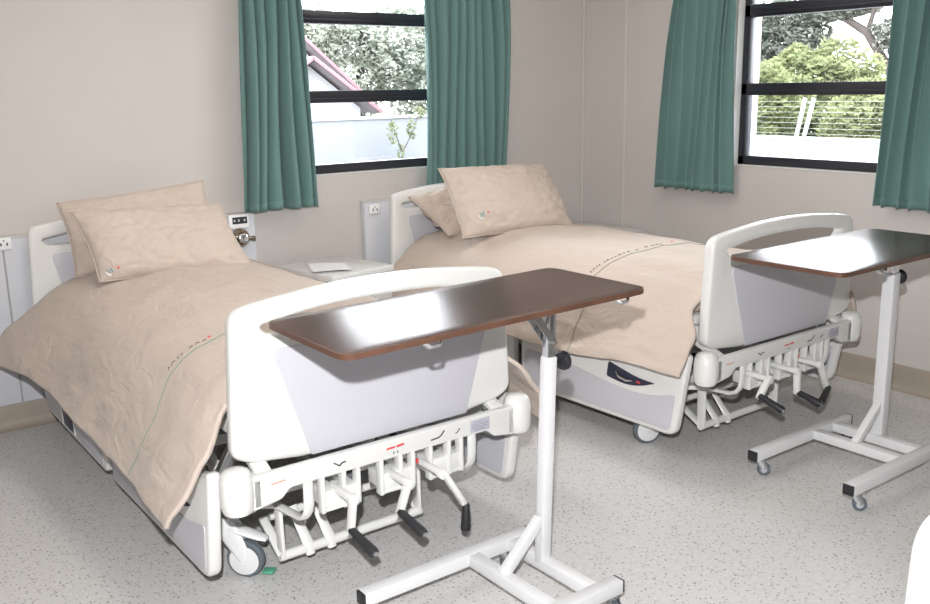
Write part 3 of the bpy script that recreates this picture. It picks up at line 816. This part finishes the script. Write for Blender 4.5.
# ------------------------------------------------------------------ outside
struct(MB().box((8, 8, -.35), (60, 60, .1)).build('ground_outside', M['ground']))
def garden_wall(p0, p1, z1, th, m, label):
    mb = MB(); mb.bar((*p0, (z1-.3)/2), (*p1, (z1-.3)/2), th, z1+.3, bevel=.01)
    o = tag(mb.build('garden_wall', M[m]), label, 'wall')
    MB().bar((*p0, z1+.02), (*p1, z1+.02), th+.06, .04).build('coping', M['ext_white'], o)
    return o
garden_wall((-2., 9.1), (9.2, 9.1), 1.06, .2, 'ext_grey', 'grey garden wall outside the back window')
garden_wall((9.1, -6.), (9.1, 8.9), .63, .2, 'ext_white', 'white boundary wall outside the right window')
def fence_post(x, y, z0, lean, label):
    mb = MB(); mb.bar((x, y, z0), (x-.02, y+lean, z0+.62), .05, .05)
    return tag(mb.build('fence_post', M['ext_white']), label, 'fence post')
fence_post(9.1, 4.40, .672, -.13, 'white leaning fence post on the boundary wall, left of the pair')
fence_post(9.1, 4.26, .672, -.15, 'white leaning fence post on the boundary wall, right of the pair')
wi = MB()
for k in range(7):
    z = .73+.085*k; wi.tube([(9.0, 8.8, z), (9.0, -5.5, z)], .003, 5)
tag(wi.build('electric_fence', M['wire']), 'thin electric fence wires strung above the white boundary wall', 'fence')

def house(x, y, w, h_eave, h_ridge, dpt, label):
    r = tag(empty('house', (x, y, -.3)), label, 'house')
    mb = MB(); mb.mesh(prism([(-w/2, 0), (w/2, 0), (w/2, h_eave), (0, h_ridge), (-w/2, h_eave)], [], dpt, .0, XZ(dpt/2))); mb.build('walls', M['ext_white'], r)
    for s, nm in ((-1, 'roof_slope'), (1, 'roof_slope')):
        a = Vector((0, 0, h_ridge+.10)); b = Vector((s*(w/2+.35), 0, h_eave-.1)); d = b-a
        m = MB(); m.bar(Vector((0, dpt/2-.1, 0))+a, Vector((0, dpt/2-.1, 0))+b, dpt+.5, .06, up=(0, 0, 1)); rs = m.build(nm, M['ext_roof'], r)
        m = MB(); m.bar(Vector((0, -.38, 0))+a, Vector((0, -.38, 0))+b, .05, .08, up=(0, 0, 1)); m.build('barge_board', M['ext_pink'], rs)
    return r
house(4.92, 13.0+.5, 2.6, 1.45, 2.42, 1., 'small white gable with red roof edge seen through the back window')
house(5.2, 16.6, 4.8, 1.85, 3.95, 2.2, 'larger white gabled house with red roof edge rising behind the small gable')

def tree(name, label, base, trunk, blobs, leaf, n, size, seed, group=None):
    """trunk = list of (point, radius); blobs = (centre, radii, share)"""
    rnd = random.Random(seed)
    r = tag(empty(name, base), label, 'tree' if name != 'sapling' else 'plant', group)
    B = Vector(base)
    if trunk:
        m = MB()
        for br in trunk: m.tube([Vector(p)-B for p, _ in br], [q for _, q in br], 8)
        m.build('trunk', M['bark'], r)
    mb = MB()
    tot = sum(b[2] for b in blobs)
    for c, rad, share in blobs:
        for _ in range(int(n*share/tot)):
            while True:
                q = Vector((rnd.uniform(-1, 1), rnd.uniform(-1, 1), rnd.uniform(-1, 1)))
                if .15 < q.length < 1: break
            q = q.normalized()*(q.length**.45)
            nz = .80+.40*noise.noise(q*2.3+Vector(c))
            p = Vector(c)-B+Vector((q.x*rad[0], q.y*rad[1], q.z*rad[2]))*nz
            a = Vector((rnd.gauss(0, 1), rnd.gauss(0, 1), rnd.gauss(0, 1))).normalized(); b = a.orthogonal().normalized()
            s = size*rnd.uniform(.6, 1.3); w = s*.45
            try: mb.bm.faces.new([mb.bm.verts.new(p-a*s), mb.bm.verts.new(p+b*w), mb.bm.verts.new(p+a*s), mb.bm.verts.new(p-b*w)])
            except ValueError: pass
    mb.build('foliage', M[leaf], r, normals=False)
    return r
# behind the grey wall at the back
tree('garden_tree', 'pale leafy tree beyond the grey wall in the back window', (10.6, 20.9, -.3), [[((10.6, 20.9, -.3), .2), ((10.6, 20.9, 1.8), .15), ((10.9, 20.9, 3.2), .09)]],
     [((10.4, 20.9, 2.3), (2.1, 1.5, 1.7), 3), ((12.2, 20.9, 2.9), (1.9, 1.5, 1.5), 2.5), ((9.0, 20.9, 3.2), (1.2, 1.3, 1.0), 1.2), ((13.2, 20.9, 1.4), (1.6, 1.4, 1.2), 1.5)], 'leaf_pale', 24000, .10, 21)
tree('sapling', 'thin lime green sapling in front of the grey garden wall', (4.05, 8.5, -.3), [[((4.05, 8.5, -.3), .02), ((4.05, 8.5, .5), .014), ((3.85, 8.5, 1.05), .006)], [((4.05, 8.5, .5), .012), ((4.3, 8.5, .9), .008), ((4.42, 8.5, 1.22), .004)]],
     [((3.86, 8.5, .85), (.10, .10, .25), 2), ((4.25, 8.5, .90), (.10, .10, .22), 2), ((4.42, 8.5, 1.15), (.12, .10, .12), 1.5), ((4.02, 8.5, .5), (.08, .08, .18), 1)], 'leaf_sap', 420, .035, 5)
# beyond the right wall
tree('shrub_tree', 'yellow green bushy tree beyond the boundary wall, left in the right window', (11.1, 6.35, -.3), [],
     [((11.1, 6.35, .9), (.95, .85, 1.15), 2)], 'leaf_yellow', 9000, .065, 31)
tree('shrub_tree', 'yellow green low bush under the leaning pine trunk, right in the right window', (11.1, 4.25, -.3), [],
     [((11.1, 4.25, .75), (.95, .85, 1.05), 2)], 'leaf_yellow', 9000, .065, 33)
tree('shrub_tree', 'tall yellow green rounded bush behind the others in the right window', (13.8, 7.0, -.3), [],
     [((13.8, 7.1, 1.15), (1.2, 1.8, 1.35), 2)], 'leaf_yellow', 16000, .085, 32)
tree('pine_tree', 'grey green pine with a leaning brown trunk behind the bushes', (16.8, 6.3, -.3),
     [[((16.8, 6.3, -.3), .17), ((16.8, 6.75, 1.0), .14), ((16.8, 7.1, 1.67), .13), ((16.8, 7.8, 2.66), .11), ((16.8, 8.7, 3.2), .08), ((16.8, 9.9, 3.5), .05)], [((16.8, 7.8, 2.66), .07), ((16.8, 7.6, 3.4), .05), ((16.8, 7.2, 4.0), .03)]],
     [((16.9, 8.6, 3.35), (.8, 1.2, .45), 2), ((16.9, 10.2, 3.1), (.8, 1.2, .65), 2), ((16.9, 11.2, 2.2), (.8, 1.0, .9), 2), ((16.9, 7.0, 3.7), (.8, .9, .4), 1), ((16.9, 9.6, 2.4), (.7, 1.1, .6), 1.5), ((16.9, 7.0, 2.6), (.7, .7, .5), .8)], 'leaf_dark', 16000, .10, 41)

# ------------------------------------------------------------------ light
w = bpy.data.worlds.new('sky'); SC.world = w; w.use_nodes = True
nt = w.node_tree; bg = nt.nodes['Background']
tc = nt.nodes.new('ShaderNodeTexCoord'); sep = nt.nodes.new('ShaderNodeSeparateXYZ'); rp = nt.nodes.new('ShaderNodeValToRGB')
nt.links.new(tc.outputs['Generated'], sep.inputs[0]); nt.links.new(sep.outputs['Z'], rp.inputs['Fac']); nt.links.new(rp.outputs['Color'], bg.inputs['Color'])
rp.color_ramp.elements[0].color = (.95, .97, 1., 1); rp.color_ramp.elements[1].color = (.78, .86, 1., 1)
bg.inputs['Strength'].default_value = 15

def area(name, loc, rot, sx, sy, power, col, portal=False):
    l = bpy.data.lights.new(name, 'AREA'); l.shape = 'RECTANGLE'; l.size = sx; l.size_y = sy; l.energy = power; l.color = col
    o = bpy.data.objects.new(name, l); COL.objects.link(o); o.location = loc; o.rotation_euler = rot
    if portal: l.cycles.is_portal = True
    return o
area('window_portal', ((WIN1[0]+WIN1[1])/2, .16, 1.72), (-PI/2, 0, 0), 1.3, 1.2, 1, (1, 1, 1), True)
area('window_portal', (.16, (WIN2[0]+WIN2[1])/2, 1.72), (0, PI/2, 0), 1.2, 1.2, 1, (1, 1, 1), True)
# added ceiling luminaires, unseen above the frame, for warm ambient fill
for i, (x, y, nm) in enumerate(((-3.2, -1.5, 'above the near bed'), (-1.3, -1.5, 'above the far bed'))):
    o = tag(MB().box((x, y, ZC-.03), (.62, 1.22, .06), .005).build('ceiling_fill_light', M['ceil']), 'rectangular ceiling light added as unseen fill '+nm, 'ceiling light')
    MB().box((x, y, ZC-.062), (.56, 1.16, .006)).build("diffuser", M["plate"], o)
    area('ceiling_fill_lamp', (x, y, ZC-.066), (0, 0, 0), .54, 1.14, 14, (1., .92, .83))
CAM = Vector((-4.49186, -4.64809, 1.55))
fl = bpy.data.lights.new('camera_flash', 'SPOT'); fl.energy = 500; fl.shadow_soft_size = .025; fl.color = (1., 1., 1.)
fl.spot_size = math.radians(132); fl.spot_blend = 1.
fo = bpy.data.objects.new('camera_flash', fl); COL.objects.link(fo); fo.location = CAM+Vector((-.04, 0, .27))
fo.rotation_euler = (Vector((-2.45, -2.35, .2))-fo.location).to_track_quat('-Z', 'Y').to_euler()

# ------------------------------------------------------------------ camera
cd = bpy.data.cameras.new('camera'); co = bpy.data.objects.new('camera', cd); COL.objects.link(co)
cd.sensor_fit = 'HORIZONTAL'; cd.sensor_width = 36; cd.lens = 923.0036/930*36; cd.clip_start = .02
R = Matrix(((0.79941539, 0.14924708, -0.58194531), (-0.60053164, 0.17073482, -0.78116027), (-0.01722756, 0.97394811, 0.22611564)))
co.matrix_world = Matrix.Translation(CAM) @ R.to_4x4()
SC.camera = co
SC.view_settings.view_transform = 'Standard'; SC.view_settings.look = 'None'; SC.view_settings.gamma = 1; SC.view_settings.exposure = 0
SC.view_settings.use_curve_mapping = False
SC.cycles.use_denoising = True
SC.cycles.max_bounces = 8; SC.cycles.transparent_max_bounces = 12; SC.cycles.sample_clamp_indirect = 6
